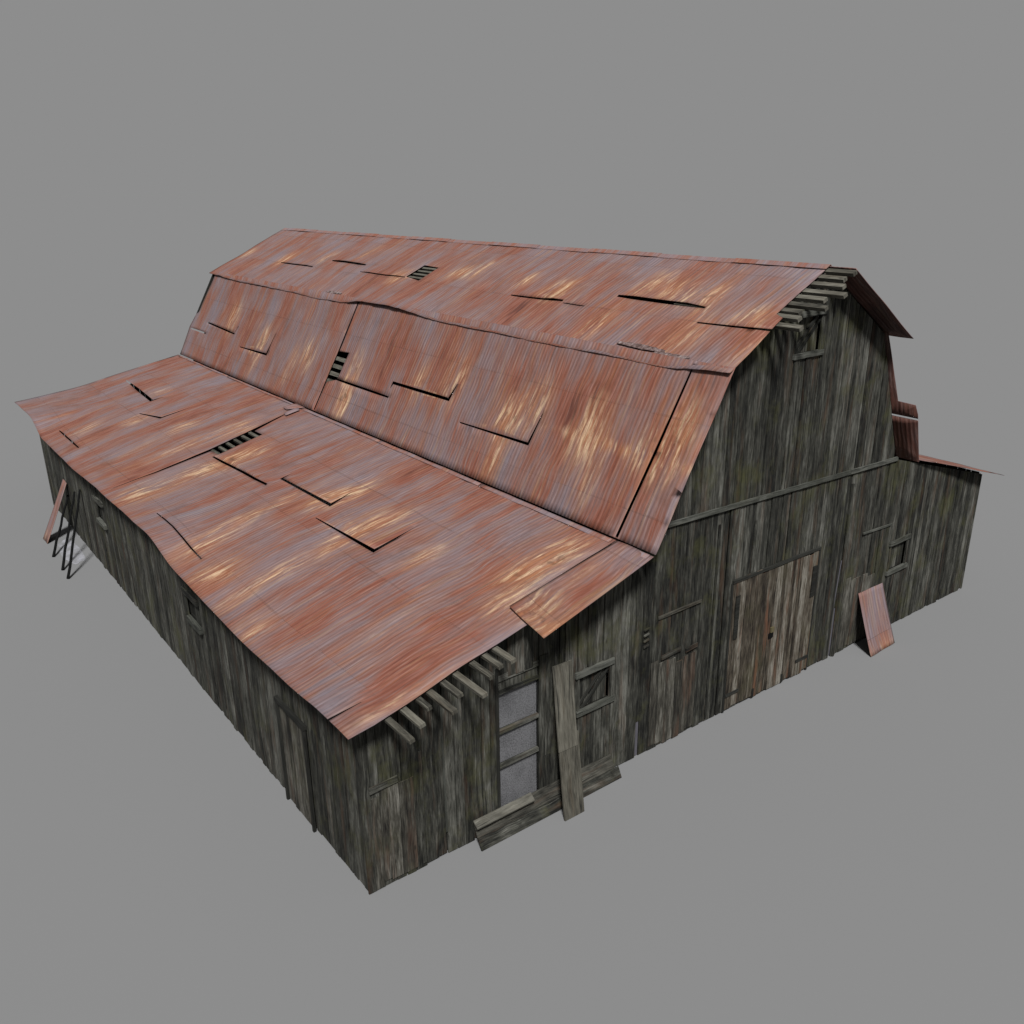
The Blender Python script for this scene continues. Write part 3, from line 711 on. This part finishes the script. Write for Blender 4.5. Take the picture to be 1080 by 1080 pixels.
# leaning rusty sheets
def sheet(c, label, seed, nu=20, nv=14):
    base = Vector(c[0]); o = patch('metal_sheet', [Vector(p)-base for p in c], nu, nv, lambda a, b: .008*math.sin(a*9)+.03*(b-.5)**2, seed, None, thick=.014, flf=lambda a, b: .5*max(0, 1-b*3))
    o.location = base; tag(o, label, 'metal sheet'); return o
sheet([(13.20, -.66, .01), (14.29, -.62, .01), (14.32, -.07, 1.44), (13.29, -.07, 1.45)], 'rusty red metal sheet leaning against the right part of the gable', 31)
sheet([(-1.03, 20.5, .01), (-1.01, 19.9, .01), (-.06, 20.25, 1.80), (-.06, 20.75, 1.82)], 'narrow rusty sheet leaning on the far end of the side wall', 32, 8, 10)
def pole(a, b, r, label):
    a, b = Vector(a), Vector(b); d = b-a; x = d.orthogonal().normalized(); y = d.cross(x).normalized(); m = MB(); n = 10; K = 8
    ring = []
    for k in range(K+1):
        c = d*(k/K)+x*.012*math.sin(k*2.1)+y*.01*math.cos(k*1.7); rr = r*(1-.25*k/K)
        ring.append([c+(x*math.cos(2*math.pi*i/n)+y*math.sin(2*math.pi*i/n))*rr for i in range(n)])
    L_ = d.length
    for k in range(K):
        for i in range(n):
            j = (i+1) % n; m.face([ring[k][i], ring[k][j], ring[k+1][j], ring[k+1][i]], [(i*.02, k*L_/K), (i*.02+.02, k*L_/K), (i*.02+.02, (k+1)*L_/K), (i*.02, (k+1)*L_/K)], .1)
    m.face(ring[0][::-1], [(0, 0)]*n, .1); m.face(ring[-1], [(0, 0)]*n, .1)
    o = m.build('pole', M['iron']); o.location = a; tag(o, label, 'pole', 'poles leaning on the side wall')
pole((-1.11, 18.57, .03), (-.07, 20.43, 1.33), .042, 'dark wooden pole next to the narrow rusty sheet')
pole((-1.11, 17.26, .03), (-.07, 19.11, 1.81), .042, 'middle one of the three dark poles leaning on the side wall')
pole((-1.11, 16.47, .03), (-.07, 18.1, 2.14), .042, 'dark leaning pole farthest from the narrow rusty sheet')

# ------------------------------------------------------------------ setting
def sheet_obj(name, pts, mat):
    me = bpy.data.meshes.new(name); me.from_pydata(pts, [], [list(range(len(pts)))]); me.materials.append(mat)
    o = bpy.data.objects.new(name, me); COL.objects.link(o); return o
g = sheet_obj('ground', [(-3000, -3000, 0), (3000, -3000, 0), (3000, 3000, 0), (-3000, 3000, 0)], M['ground'])
g['kind'] = 'structure'; g['label'] = 'plain matt grey ground'
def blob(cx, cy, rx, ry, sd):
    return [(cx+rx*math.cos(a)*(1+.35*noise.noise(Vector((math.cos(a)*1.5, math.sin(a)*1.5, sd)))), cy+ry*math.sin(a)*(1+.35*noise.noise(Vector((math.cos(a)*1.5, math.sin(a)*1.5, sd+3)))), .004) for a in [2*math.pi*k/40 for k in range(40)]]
d1 = sheet_obj('painted_light_patch', blob(-.55, 18.7, .30, 1.3, 1), M['painted_light']); tag(d1, 'pale patch of painted light on the ground under the leaning poles', 'painted_light', kind='stuff')  # added flat patch, paints the bright shadow smear under the poles

# ------------------------------------------------------------------ light, camera
w = bpy.data.worlds.new('World'); S.world = w; w.use_nodes = True
bg = w.node_tree.nodes['Background']; G = .2664
bg.inputs[0].default_value = (G/2, G/2, G/2, 1); bg.inputs[1].default_value = 1.0      # exposure +1 brings it back to G
sd = Vector((-.34, -.52, .78)).normalized()
# the sun brings the matt ground (albedo .13) to the same grey as the backdrop
E_ = (G/2/.13-G/2)*math.pi/sd.z
sl = bpy.data.lights.new('key_light', 'SUN'); sl.energy = E_; sl.angle = math.radians(9); sl.color = (1, 1, 1)
so = bpy.data.objects.new('key_light', sl); COL.objects.link(so); so.rotation_euler = sd.to_track_quat('Z', 'Y').to_euler()
cam = bpy.data.cameras.new('camera'); co = bpy.data.objects.new('camera', cam); COL.objects.link(co)
co.location = (-4.907162, -10.510176, 10.740843); co.rotation_euler = Euler((1.217984, .01135, -.646803), 'XYZ')
cam.sensor_width = 36; cam.lens = 932.305/1080*36; cam.clip_end = 9000
S.camera = co
S.render.engine = 'CYCLES'
S.view_settings.view_transform = 'Standard'; S.view_settings.look = 'None'; S.view_settings.exposure = 1; S.view_settings.gamma = 1
